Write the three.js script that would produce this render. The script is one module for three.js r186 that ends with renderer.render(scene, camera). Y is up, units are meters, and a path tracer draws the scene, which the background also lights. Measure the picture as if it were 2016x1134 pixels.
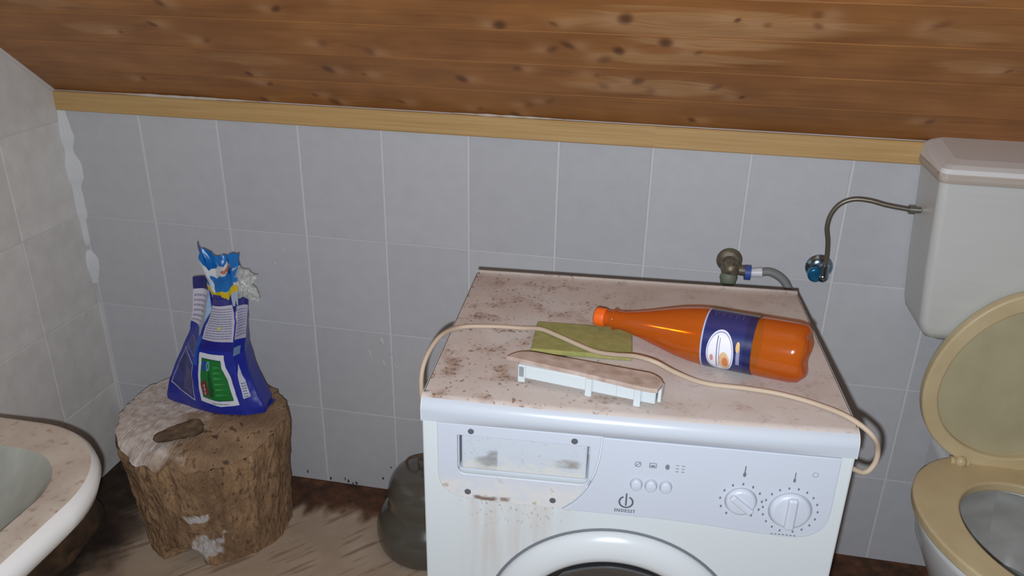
import * as THREE from 'three';
import { RoundedBoxGeometry } from 'three/addons/geometries/RoundedBoxGeometry.js';
import { mergeGeometries, toCreasedNormals } from 'three/addons/utils/BufferGeometryUtils.js';
import { ImprovedNoise } from 'three/addons/math/ImprovedNoise.js';

// ---------------------------------------------------------------- camera, light, exposure
const scene = new THREE.Scene();
scene.background = new THREE.Color(0x000000);
const camera = new THREE.PerspectiveCamera(2 * Math.atan(567 / 1610.15) * 180 / Math.PI, 2016 / 1134, 0.02, 20);
camera.position.set(0.0283, 1.4522, 1.7871);
camera.rotation.set(-0.4135, 0.1902, 0.0183, 'YXZ');
camera.updateMatrixWorld(true);
const renderer = new THREE.WebGLRenderer({ antialias: true });
renderer.toneMapping = THREE.LinearToneMapping;
renderer.toneMappingExposure = 1.0;
renderer.shadowMap.enabled = true;
// the photographer's flash: one small lamp just below and left of the lens
const flash = new THREE.SpotLight(new THREE.Color(0.93, 1.0, 1.08), 5.6, 0, 1.45, 0.45, 2);
flash.name = 'camera_flash';
flash.position.set(-0.016, -0.03, 0.0).applyMatrix4(camera.matrixWorld);
flash.target.position.set(0, 0, -2).applyMatrix4(camera.matrixWorld);
flash.castShadow = true; flash.shadow.radius = 0.35;
flash.shadow.mapSize.set(2048, 2048); flash.shadow.camera.near = 0.05; flash.shadow.camera.far = 8;
scene.add(flash, flash.target);

// ---------------------------------------------------------------- helpers
const V3 = (x, y, z) => new THREE.Vector3(x, y, z);
const PI = Math.PI, sin = Math.sin, cos = Math.cos;
let seed = 7;
const rnd = () => { seed = (seed * 1664525 + 1013904223) >>> 0; return seed / 4294967296; };
const N = new ImprovedNoise();
const noise = (x, y = 0, z = 0) => N.noise(x + 31.7, y + 17.3, z + 5.1);
const fbm = (x, y, z = 0, o = 4) => { let s = 0, a = 0.5; for (let i = 0; i < o; i++) { s += a * noise(x, y, z + i * 7.3); x *= 2.03; y *= 2.03; z *= 2.03; a *= 0.5; } return s; };
const clamp = (x, a = 0, b = 1) => Math.min(b, Math.max(a, x));
const sst = (a, b, x) => { const t = clamp((x - a) / (b - a)); return t * t * (3 - 2 * t); };
const lerp = (a, b, t) => a + (b - a) * t;
const mixc = (a, b, t) => [lerp(a[0], b[0], t), lerp(a[1], b[1], t), lerp(a[2], b[2], t)];
// colour texture from fn(u, v) -> sRGB 0..255
function tex(w, h, fn, srgb = true) {
  const d = new Uint8Array(w * h * 4);
  for (let j = 0; j < h; j++) for (let i = 0; i < w; i++) {
    const c = fn((i + 0.5) / w, (j + 0.5) / h), k = (j * w + i) * 4;
    if (typeof c === 'number') { d[k] = d[k + 1] = d[k + 2] = clamp(c, 0, 255); } else { d[k] = clamp(c[0], 0, 255); d[k + 1] = clamp(c[1], 0, 255); d[k + 2] = clamp(c[2], 0, 255); }
    d[k + 3] = 255;
  }
  const t = new THREE.DataTexture(d, w, h);
  t.magFilter = THREE.LinearFilter; t.minFilter = THREE.LinearMipmapLinearFilter; t.generateMipmaps = true;
  t.wrapS = t.wrapT = THREE.RepeatWrapping;
  if (srgb) t.colorSpace = THREE.SRGBColorSpace;
  t.needsUpdate = true; return t;
}
function canvasTex(w, h, draw) {
  const c = document.createElement('canvas'); c.width = w; c.height = h;
  draw(c.getContext('2d'), w, h);
  const t = new THREE.CanvasTexture(c); t.colorSpace = THREE.SRGBColorSpace; t.anisotropy = 8; return t;
}
const std = (o) => new THREE.MeshStandardMaterial(o);
const phy = (o) => new THREE.MeshPhysicalMaterial(o);
function mesh(name, geo, mat, parent, label) {
  const m = new THREE.Mesh(geo, mat); m.name = name; m.castShadow = m.receiveShadow = true;
  if (label) m.userData.label = label;
  if (parent) parent.add(m); return m;
}
function thing(name, label, category, pos = [0, 0, 0], turn = 0) {
  const g = new THREE.Group(); g.name = name; g.position.set(...pos); g.rotation.y = turn;
  g.userData = { label, category }; scene.add(g); return g;
}
function structure(name, geo, mat, label, category) {
  const m = mesh(name, geo, mat, scene); m.userData = { kind: 'structure', label, category }; return m;
}
const box = (x0, x1, y0, y1, z0, z1) => new THREE.BoxGeometry(x1 - x0, y1 - y0, z1 - z0).translate((x0 + x1) / 2, (y0 + y1) / 2, (z0 + z1) / 2);
const rbox = (x0, x1, y0, y1, z0, z1, r = 0.004, s = 3) => new RoundedBoxGeometry(x1 - x0, y1 - y0, z1 - z0, s, r).translate((x0 + x1) / 2, (y0 + y1) / 2, (z0 + z1) / 2);
// uv = (pos[a]-a0)/as , (pos[b]-b0)/bs
function planar(g, a, a0, as, b, b0, bs) {
  const p = g.attributes.position, uv = new Float32Array(p.count * 2);
  for (let i = 0; i < p.count; i++) { uv[2 * i] = (p.getComponent(i, a) - a0) / as; uv[2 * i + 1] = (p.getComponent(i, b) - b0) / bs; }
  g.setAttribute('uv', new THREE.BufferAttribute(uv, 2)); return g;
}
const curve = (pts) => new THREE.CatmullRomCurve3(pts.map((p) => V3(...p)), false, 'centripetal');
const tube = (pts, r, n = 90, k = 12) => new THREE.TubeGeometry(curve(pts), n, r, k, false);
const lathe = (pts, n = 48) => new THREE.LatheGeometry(pts.map((p) => new THREE.Vector2(p[0], p[1])), n);
// grid surface from f(u, v) -> [x, y, z]
function grid(nu, nv, f, closeU = false) {
  const pos = [], uv = [], idx = [];
  for (let j = 0; j <= nv; j++) for (let i = 0; i <= nu; i++) { const u = i / nu, v = j / nv; pos.push(...f(closeU && i === nu ? 0 : u, v)); uv.push(u, v); }
  for (let j = 0; j < nv; j++) for (let i = 0; i < nu; i++) { const a = j * (nu + 1) + i, b = a + 1, c = a + nu + 1, d = c + 1; idx.push(a, b, d, a, d, c); }
  const g = new THREE.BufferGeometry();
  g.setAttribute('position', new THREE.Float32BufferAttribute(pos, 3));
  g.setAttribute('uv', new THREE.Float32BufferAttribute(uv, 2));
  g.setIndex(idx); g.computeVertexNormals(); return g;
}
function shapeOf(pts) { const s = new THREE.Shape(); pts.forEach((p, i) => (i ? s.lineTo(p[0], p[1]) : s.moveTo(p[0], p[1]))); return s; }
function extr(s, depth, bevel = 0, seg = 1, curveSeg = 24) {
  return new THREE.ExtrudeGeometry(s, { depth, bevelEnabled: bevel > 0, bevelThickness: bevel, bevelSize: bevel, bevelOffset: -bevel, bevelSegments: seg, curveSegments: curveSeg });
}

// ---------------------------------------------------------------- the room
const XL = -1.475, XR = 1.6, ZF = 2.7, YC = 1.068, SL = 0.83;   // left wall, right wall, front wall, foot and slope of the ceiling
const YT = 2.3, ZT = (YT - YC) / SL;                             // where the slope meets the flat ceiling
const plaster = std({ color: 0xb9b6b2, roughness: 0.95 });
const grout = std({ color: 0xd2d1d3, roughness: 0.9 });
const groutThin = std({ color: 0xd2cfcb, roughness: 0.9 });
// floor: worn beige sheet, brown dirt along the wall
const floorTex = tex(1024, 1024, (u, v) => {
  const x = XL + u * (XR - XL), z = v * ZF;
  const g = fbm(x * 9, z * 9, 1, 5), st = fbm((x + z * 0.9) * 60, (z - x * 0.9) * 5, 3, 3), f = fbm(x * 60, z * 60, 9, 3);
  let c = mixc([166, 144, 122], [190, 170, 148], clamp(0.5 + g));
  c = mixc(c, [92, 66, 46], sst(0.10, 0.4, st * 1.0 + g * 0.5) * 0.45);
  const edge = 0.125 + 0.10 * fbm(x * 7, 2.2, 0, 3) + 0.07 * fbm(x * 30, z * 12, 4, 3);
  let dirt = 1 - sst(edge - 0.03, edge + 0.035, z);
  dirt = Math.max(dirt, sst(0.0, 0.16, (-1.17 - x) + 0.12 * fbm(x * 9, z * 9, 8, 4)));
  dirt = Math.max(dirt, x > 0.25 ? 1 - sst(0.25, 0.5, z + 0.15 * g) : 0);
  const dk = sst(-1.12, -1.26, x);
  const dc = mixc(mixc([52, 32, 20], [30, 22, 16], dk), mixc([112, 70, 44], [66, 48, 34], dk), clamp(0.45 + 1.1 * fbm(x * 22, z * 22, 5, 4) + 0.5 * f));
  return mixc(c, dc, clamp(dirt * 0.96));
});
const fg = planar(box(XL - 0.1, XR + 0.1, -0.1, 0, -0.1, ZF + 0.1), 0, XL, XR - XL, 2, 0, ZF);
const floorBump = tex(512, 512, (u, v) => 128 + 200 * fbm(u * 40, v * 40, 2, 4), false);
structure('floor', fg, std({ map: floorTex, roughness: 0.85, bumpMap: floorBump, bumpScale: 0.003 }), 'beige worn floor with brown dirt along the wall', 'floor');

// back wall with 20 x 25 cm tiles
const TX = 0.2078, TY = 0.2505, TX0 = -0.0066, TY0 = -0.007;
const wallBack = structure('wall_back', box(XL - 0.1, XR + 0.1, -0.1, YC + 0.1, -0.1, 0.0038), grout, 'grey tiled back wall under the wooden ceiling', 'wall');
const tileTex = tex(256, 256, (u, v) => { const n = 6 * fbm(u * 6, v * 6, 2, 4) + 5 * fbm(u * 50, v * 50, 6, 2); return [196 + n, 196 + n, 199 + n]; });
const tileMats = [0, 1, 2, 3].map((i) => phy({ map: tileTex, color: new THREE.Color().setScalar(0.94 + 0.02 * i), roughness: 0.38, specularIntensity: 0.45 }));
function clipPoly(P, a, b, c) { // keep a*x + b*y <= c
  const o = [];
  for (let i = 0; i < P.length; i++) {
    const p = P[i], q = P[(i + 1) % P.length], dp = a * p[0] + b * p[1] - c, dq = a * q[0] + b * q[1] - c;
    if (dp <= 0) o.push(p);
    if ((dp < 0 && dq > 0) || (dp > 0 && dq < 0)) { const t = dp / (dp - dq); o.push([lerp(p[0], q[0], t), lerp(p[1], q[1], t)]); }
  }
  return o;
}
const tileCache = new Map();
function tileGeo(P, th) {
  const key = P.map((p) => p.map((k) => k.toFixed(3)).join()).join(';');
  if (!tileCache.has(key)) { const g = extr(shapeOf(P), th - 0.0012, 0.0012).translate(0, 0, 0); planar(g, 0, 0, TX, 1, 0, TY); tileCache.set(key, g); }
  return tileCache.get(key);
}
const GX = 0.0026, GY = 0.0010, TH = 0.005; // half joints
for (let k = -8; k < 8; k++) for (let r = 0; r < 4; r++) {
  const x0 = TX0 + k * TX, y0 = TY0 + r * TY;
  const top = r === 3 ? TY + 0.05 : TY - GY; // the top row runs on behind the strip
  let P = [[GX, GY], [TX - GX, GY], [TX - GX, top], [GX, top]];
  P = clipPoly(P, -1, 0, -(XL + 0.006 - x0)); if (P.length < 3) continue;
  P = clipPoly(P, 1, 0, XR - 0.002 - x0); if (P.length < 3) continue;
  P = clipPoly(P, 0, 1, 1.035 - y0); if (P.length < 3) continue;
  P = clipPoly(P, 0, -1, -(0.001 - y0)); if (P.length < 3) continue;
  const t = mesh('tile', tileGeo(P, TH), tileMats[Math.floor(rnd() * 4)], wallBack);
  t.position.set(x0, y0, 0.0002);
  t.rotation.set((rnd() - 0.5) * 0.003, (rnd() - 0.5) * 0.004, 0);
}
// left wall, tiled too, cut along the slope
const sideShape = shapeOf([[-ZF - 0.1, -0.1], [0, -0.1], [0, YC], [-ZT, YT], [-ZF - 0.1, YT]]);
const wallLeft = structure('wall_left', new THREE.ExtrudeGeometry(sideShape, { depth: 0.1, bevelEnabled: false }).rotateY(PI / 2).translate(XL - 0.0962, 0, 0), groutThin, 'dusty grey tiled left wall', 'wall');
const leftTex = tex(512, 512, (u, v) => { const n = 16 * fbm(u * 5, v * 5, 3, 5) + 14 * fbm(u * 70, v * 70, 1, 3); return [219 + n, 216 + n, 211 + n]; });
const leftMat = [0, 1, 2].map((i) => std({ map: leftTex, color: new THREE.Color().setScalar(0.93 + 0.03 * i), roughness: 0.75 }));
for (let k = 0; k < 7; k++) for (let r = 0; r < 8; r++) {
  const z0 = 0.006 + k * TX, y0 = TY0 + r * TY; // in the wall's own frame a = -z
  let P = [[-TX + GY, GY], [-GY, GY], [-GY, TY - GY], [-TX + GY, TY - GY]];
  // y <= YC + SL*z - margin ; z = z0 - a
  P = clipPoly(P, SL, 1, YC - 0.012 + SL * z0 - y0); if (P.length < 3) continue;
  P = clipPoly(P, 0, -1, -(0.001 - y0)); if (P.length < 3) continue;
  const g = tileGeo(P, TH);
  const t = mesh('tile', g, leftMat[Math.floor(rnd() * 3)], wallLeft);
  t.rotation.y = PI / 2; t.position.set(XL + 0.0002, y0, z0);
}
// white sealant smeared down the corner
{
  const caulk = std({ color: 0xd8d9da, roughness: 0.85 });
  const bead = (y0, y1, w, ph) => grid(14, 60, (u, v) => {
    const y = lerp(y0, y1, v), a = u * PI / 2, e = Math.pow(sin(PI * clamp(v, 0.001, 0.999)), 0.45);
    const r = (w * (0.75 + 0.9 * fbm(y * 14, ph, 0, 3)) * e + 0.0015) * (1 - 0.45 * sin(2 * a));
    return [XL + 0.0045 + r * cos(a) * 1.5, y, 0.0045 + r * sin(a) * 0.9];
  });
  mesh('sealant_bead', bead(0.66, 1.05, 0.021, 1), caulk, wallBack, 'white sealant smeared down the wall corner');
  mesh('sealant_bead', bead(0.55, 0.65, 0.02, 5), caulk, wallBack, 'white sealant smeared down the wall corner');
  mesh('sealant_bead', bead(0.02, 0.53, 0.003, 9), groutThin, wallBack);
}
// a few crumbs of dried plaster on the tiles
{
  const m = std({ color: 0xc9c7c8, roughness: 0.9 });
  for (const [x, y, a, b] of [[-0.655, 0.47, 0.006, 0.011], [-0.652, 0.405, 0.003, 0.012], [-0.63, 0.437, 0.003, 0.004], [-0.69, 0.43, 0.0025, 0.014], [-0.62, 0.40, 0.0025, 0.012], [-0.905, 0.70, 0.003, 0.011], [-0.932, 0.66, 0.003, 0.005]]) {
    const s = mesh('plaster_crumb', new THREE.SphereGeometry(1, 10, 6).scale(a, b, 0.0016), m, wallBack); s.position.set(x, y, 0.0055); s.rotation.z = 0.35;
  }
  const d = std({ color: 0x4a372b, roughness: 1 });
  for (let i = 0; i < 11; i++) {
    const s = mesh('dirt_fleck', new THREE.SphereGeometry(1, 6, 4).scale(0.0015 + 0.002 * rnd(), 0.003 + 0.008 * rnd() * rnd(), 0.001), d, wallBack);
    const y = 0.004 + 0.09 * rnd() * rnd(); s.position.set(-0.93 + 0.4 * rnd(), y, 0.0054);
  }
}
// right and front walls, flat ceiling behind the camera
structure('wall_right', new THREE.ExtrudeGeometry(sideShape, { depth: 0.1, bevelEnabled: false }).rotateY(PI / 2).translate(XR, 0, 0), plaster, 'plain right wall out of view', 'wall');
structure('wall_front', box(XL - 0.1, XR + 0.1, -0.1, YT + 0.1, ZF, ZF + 0.1), plaster, 'plain wall behind the viewer', 'wall');
structure('ceiling_flat', box(XL - 0.1, XR + 0.1, YT, YT + 0.1, ZT - 0.05, ZF + 0.1), plaster, 'flat ceiling behind the sloped boards', 'ceiling');

// sloped board ceiling
const ang = Math.atan(SL), LEN = (ZT) / cos(ang), BW = 0.112;
const ceilG = shapeOf([[-0.1, YC - 0.1 * SL + 0.02], [-0.1, YC + 0.2], [ZT + 0.05, YT + 0.3], [ZT + 0.05, YT + 0.06 + 0.02]]);
const ceiling = structure('ceiling', new THREE.ExtrudeGeometry(ceilG, { depth: XR - XL + 0.2, bevelEnabled: false }).rotateY(-PI / 2).scale(1, 1, 1).translate(XR + 0.1, 0, 0), std({ color: 0x3a2415, roughness: 1 }), 'sloping ceiling of varnished knotty pine boards', 'ceiling');
// varnish sheen painted into the boards as pale streaks: [u, v, length, width, strength]
const sheenStreaks = [[], [[0.955, 0.42, 0.10, 0.28, 0.6], [0.45, 0.7, 0.06, 0.2, 0.3]], [[0.885, 0.86, 0.09, 0.16, 0.6], [0.92, 0.38, 0.11, 0.2, 0.55], [0.62, 0.55, 0.05, 0.22, 0.35]], [[0.90, 0.35, 0.16, 0.4, 0.6], [0.66, 0.3, 0.05, 0.2, 0.35]], [[0.93, 0.5, 0.2, 0.5, 0.6]]];
function woodTex(id) {
  seed = 100 + id * 77;
  const knots = [];
  for (let i = 0; i < 11; i++) knots.push([rnd(), 0.12 + 0.76 * rnd(), 0.0035 + 0.0055 * rnd(), 0.25 + 0.5 * rnd(), rnd() * 2 - 1]);
  const L = 1.7;
  return tex(1024, 96, (u, v) => {
    const x = u * L, y = v * BW;
    let warp = 0, dark = 0, pale = 0;
    for (const [ku, kv, kr, kd, sk] of knots) {
      let dx = x - ku * L; if (dx > L / 2) dx -= L; if (dx < -L / 2) dx += L;
      const dy = y - kv * BW, ddx = dx + sk * dy * 0.6;
      const q = Math.sqrt((ddx * ddx) / (kr * kr * 1.2) + (dy * dy) / (kr * kr * 1.7));
      dark = Math.max(dark, kd * (1 - sst(0.3, 2.1, q)));
      pale = Math.max(pale, 0.5 * Math.exp(-Math.pow((dx - 0.022 * (sk > 0 ? 1 : -1)) / 0.02, 2) - Math.pow((dy) / 0.018, 2)));
      warp += 0.010 * Math.exp(-Math.pow(dx / 0.05, 2)) * Math.exp(-Math.pow(dy / 0.03, 2)) * Math.sign(dy || 1);
    }
    const yy = y + warp;
    const cx = cos(u * 2 * PI) * 0.9, cz = sin(u * 2 * PI) * 0.9;
    const g = fbm(cx * 1.0 + id * 9, yy * 120, cz * 1.0, 3), g2 = fbm(cx * 3, yy * 420, cz * 3, 2), b = fbm(cx * 2.0 + id * 5, yy * 14, cz * 2.0, 3);
    let c = mixc([136, 87, 45], [176, 119, 66], clamp(0.5 + 0.9 * b + 0.5 * g + 0.22 * g2));
    for (const [su, sv, wu, wv, k] of sheenStreaks[id]) { let du = u - su; du -= Math.round(du); const e = Math.pow(du / wu, 2) + Math.pow((v - sv + 0.12 * b + 0.2 * g) / wv, 2); c = mixc(c, [214, 176, 132], k * (1 - sst(0.35, 1.3, e + 0.9 * g)) * (0.7 + 0.6 * g2)); }
    c = mixc(c, [196, 152, 114], pale);
    return mixc(c, [84, 50, 30], clamp(dark));
  });
}
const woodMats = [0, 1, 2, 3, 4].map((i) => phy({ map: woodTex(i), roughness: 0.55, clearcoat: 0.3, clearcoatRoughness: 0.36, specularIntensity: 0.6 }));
seed = 5;
const plankProfile = shapeOf([[0.0004, 0.016], [0.0004, 0.001], [0.0016, 0], [BW - 0.0016, 0], [BW - 0.0004, 0.001], [BW - 0.0004, 0.016]]);
for (let i = 0; i * BW < LEN - 0.02; i++) {
  const g = new THREE.ExtrudeGeometry(plankProfile, { depth: XR - XL - 0.004, bevelEnabled: false });
  // profile x = along slope, y = thickness (away from the room), depth = along the room's x
  const off = i < 5 ? 0 : rnd() * 1.7;
  planar(g, 2, -off, 1.7, 0, 0, BW);
  g.applyMatrix4(new THREE.Matrix4().makeBasis(V3(0, sin(ang), cos(ang)), V3(0, cos(ang), -sin(ang)), V3(-1, 0, 0)));
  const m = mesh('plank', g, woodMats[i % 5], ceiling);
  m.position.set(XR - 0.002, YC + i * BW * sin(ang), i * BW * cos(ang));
}
// pale strip along the foot of the ceiling
{
  const tt = tex(1024, 64, (u, v) => { const b = fbm(u * 6, v * 6, 2, 4), g = fbm(u * 8, v * 26, 4, 3); return mixc([178, 140, 84], [206, 170, 116], clamp(0.5 + 0.7 * b + 0.5 * g)); });
  const s = shapeOf([[0.006, 1.023], [0.014, 1.023], [0.0165, 1.0255], [0.0165, 1.066], [0.014, 1.070], [0.006, 1.070]]);
  const g = new THREE.ExtrudeGeometry(s, { depth: XR - XL - 0.012, bevelEnabled: false });
  planar(g, 2, 0, 1.6, 1, 1.023, 0.048);
  g.applyMatrix4(new THREE.Matrix4().makeBasis(V3(0, 0, 1), V3(0, 1, 0), V3(-1, 0, 0))).translate(XR - 0.006, 0, 0);
  const t = structure('trim_1', g, std({ map: tt, roughness: 0.6 }), 'pale wooden strip between boards and tiles', 'trim');
  const fm = std({ color: 0xc9bdb4, roughness: 0.9 });
  for (const [xa, xb, r] of [[-1.33, -0.92, 0.0045], [-0.46, -0.20, 0.0035]])
    mesh('filler_smear', grid(60, 8, (u, v) => { const e = Math.pow(sin(PI * clamp(u, 0.001, 0.999)), 0.6), rr = r * e * (0.8 + 0.8 * fbm(u * 9, xa, 0, 3)), a = v * PI; return [lerp(xa, xb, u), 1.0735 + rr * 0.9 * cos(a) , 0.0165 + rr * sin(a) * 0.9]; }), fm, t, 'pale filler smeared along the strip');
}

// ---------------------------------------------------------------- washing machine
const WM_POS = [0, 0, 0.5848], WM_YAW = 0.0645;
const wm = thing('washing_machine', 'dusty white front loading washing machine with its soap drawer front missing', 'washing machine', WM_POS, WM_YAW);
const white = phy({ color: 0xc9cccd, roughness: 0.3, specularIntensity: 0.5 });
const blueWhite = { color: 0xffffff, roughness: 0.32, specularIntensity: 0.5 };
const HW = 0.2975, HD = 0.2345;
mesh('cabinet', mergeGeometries([box(-HW, -HW + 0.004, 0.02, 0.812, -HD, HD - 0.012), box(HW - 0.004, HW, 0.02, 0.812, -HD, HD - 0.012), box(-HW + 0.004, HW - 0.004, 0.02, 0.812, -HD, -HD + 0.004), box(-HW + 0.004, HW - 0.004, 0.02, 0.06, -HD + 0.004, HD - 0.014)]), white, wm);
// dusty top: gently bowed front edge, rounded over
{
  const W = 2048 / 2, H = 832;
  const dust = (u, v) => { // u across, v from back to front
    const x = (u - 0.5) * 0.6, z = (v - 0.5) * 0.5;
    const b = fbm(x * 9, z * 9, 2, 4), m = fbm(x * 26, z * 26, 6, 4), f = fbm(x * 150, z * 150, 3, 3);
    let c = mixc([204, 194, 188], [186, 173, 165], clamp(0.5 + 1.1 * b));
    const L = sst(0.06, -0.2, x);
    c = mixc(c, [150, 124, 108], clamp(sst(0.0, 0.5, m) * (0.2 + 0.6 * L)));
    c = mixc(c, [205, 200, 198], sst(0.10, 0.4, fbm(x * 7 + 4, z * 7, 9, 3)) * 0.6);
    c = mixc(c, [118, 92, 80], clamp(sst(0.17, 0.40, f + 0.4 * m) * (0.2 + 0.6 * L)));
    return c;
  };
  const top = tex(W, H, dust);
  const zf = (x) => HD + 0.003 + 0.008 * (1 - (x / HW) ** 2);
  const prof = (x, t) => { // t 0..1 back edge -> front bottom edge
    const R = 0.02, z1 = zf(x);
    if (t < 0.04) return [-HD - 0.004, lerp(0.812, 0.848, t / 0.04)];
    if (t < 0.1) { const k = (t - 0.04) / 0.06; return [-HD - 0.004 + 0.012 * k, 0.848 + 0.004 * sin(PI * k) - 0.001 * k]; }
    if (t < 0.6) return [lerp(-HD + 0.008, z1 - R, (t - 0.1) / 0.5), 0.847];
    if (t < 0.9) { const a = (t - 0.6) / 0.3 * PI / 2; return [z1 - R + R * sin(a), 0.847 - R + R * cos(a)]; }
    { const k = (t - 0.9) / 0.1; return [lerp(z1, HD + 0.0032, k * k), lerp(0.827, 0.811, k)]; }
  };
  const g = grid(48, 60, (u, t) => { const x = lerp(-HW, HW, u), [z, y] = prof(x, t); return [x, y, z]; });
  planar(g, 0, -0.3, 0.6, 2, -0.25, 0.5);
  // flip so that the outside faces up
  // the dust lies on the flat top only: the rolled front lip is bare enamel
  const split = (g0, keep) => { const q = g0.clone(), id = [], ix = g0.index.array, p = g0.attributes.position; for (let i = 0; i < ix.length; i += 3) { const y = (p.getY(ix[i]) + p.getY(ix[i + 1]) + p.getY(ix[i + 2])) / 3, z = (p.getZ(ix[i]) + p.getZ(ix[i + 1]) + p.getZ(ix[i + 2])) / 3; const front = z > 0.15 && y < 0.8445; if (front !== keep) id.push(ix[i], ix[i + 2], ix[i + 1]); } q.setIndex(id); q.computeVertexNormals(); return q; };
  const nG = g;
  const tp = mesh('top_cover', split(nG, true), std({ map: top, roughness: 0.82, side: THREE.DoubleSide }), wm, 'dust covered top panel');
  mesh('front_lip', split(nG, false), phy({ color: 0xbcc1c9, roughness: 0.22, side: THREE.DoubleSide }), tp, 'clean rounded front lip');
  // end caps
  for (const s of [-1, 1]) {
    const P = []; for (let i = 0; i <= 60; i++) { const [z, y] = prof(s * HW, i / 60); P.push([-z, y]); }
    const c = new THREE.ExtrudeGeometry(shapeOf(P), { depth: 0.002, bevelEnabled: false }).rotateY(PI / 2).translate(s * HW - 0.001, 0, 0);
    mesh('side_cap', c, white, tp);
  }
}
// front plate with door opening
const DC = [-0.008, 0.452], DR = 0.2;
{
  const s = shapeOf([[-HW, 0.02], [HW, 0.02], [HW, 0.811], [-HW, 0.811]]);
  const h = new THREE.Path(); h.absarc(DC[0], DC[1], DR - 0.012, 0, 2 * PI, true); s.holes.push(h);
  const slot = new THREE.Path(); slot.moveTo(-0.25, 0.722); slot.lineTo(-0.25, 0.798); slot.lineTo(-0.054, 0.798); slot.lineTo(-0.054, 0.722); slot.closePath(); s.holes.push(slot);
  const st = tex(512, 512, (u, v) => { // enamel with brown runs below the drawer
    const x = lerp(-HW, HW, u), y = lerp(0.02, 0.82, v);
    let c = [203, 208, 209];
    const w = sst(-0.26, -0.21, x) * (1 - sst(-0.13, -0.06, x)) * sst(0.38, 0.62, y) * (1 - sst(0.69, 0.70, y));
    const run = clamp(0.35 + 1.3 * fbm(x * 60, y * 5, 3, 3)) * w;
    c = mixc(c, [190, 178, 170], run * 0.7);
    if (w > 0.1 && fbm(x * 200, y * 150, 8, 2) > 0.22) c = mixc(c, [150, 128, 114], w * 0.6 * sst(0.62, 0.68, y));
    return c;
  });
  const g = extr(s, 0.009, 0.003, 3, 72).translate(0, 0, HD - 0.012);
  planar(g, 0, -HW, 2 * HW, 1, 0.02, 0.8);
  mesh('front_panel', g, phy({ map: st, roughness: 0.28, specularIntensity: 0.5 }), wm);
}
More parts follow.
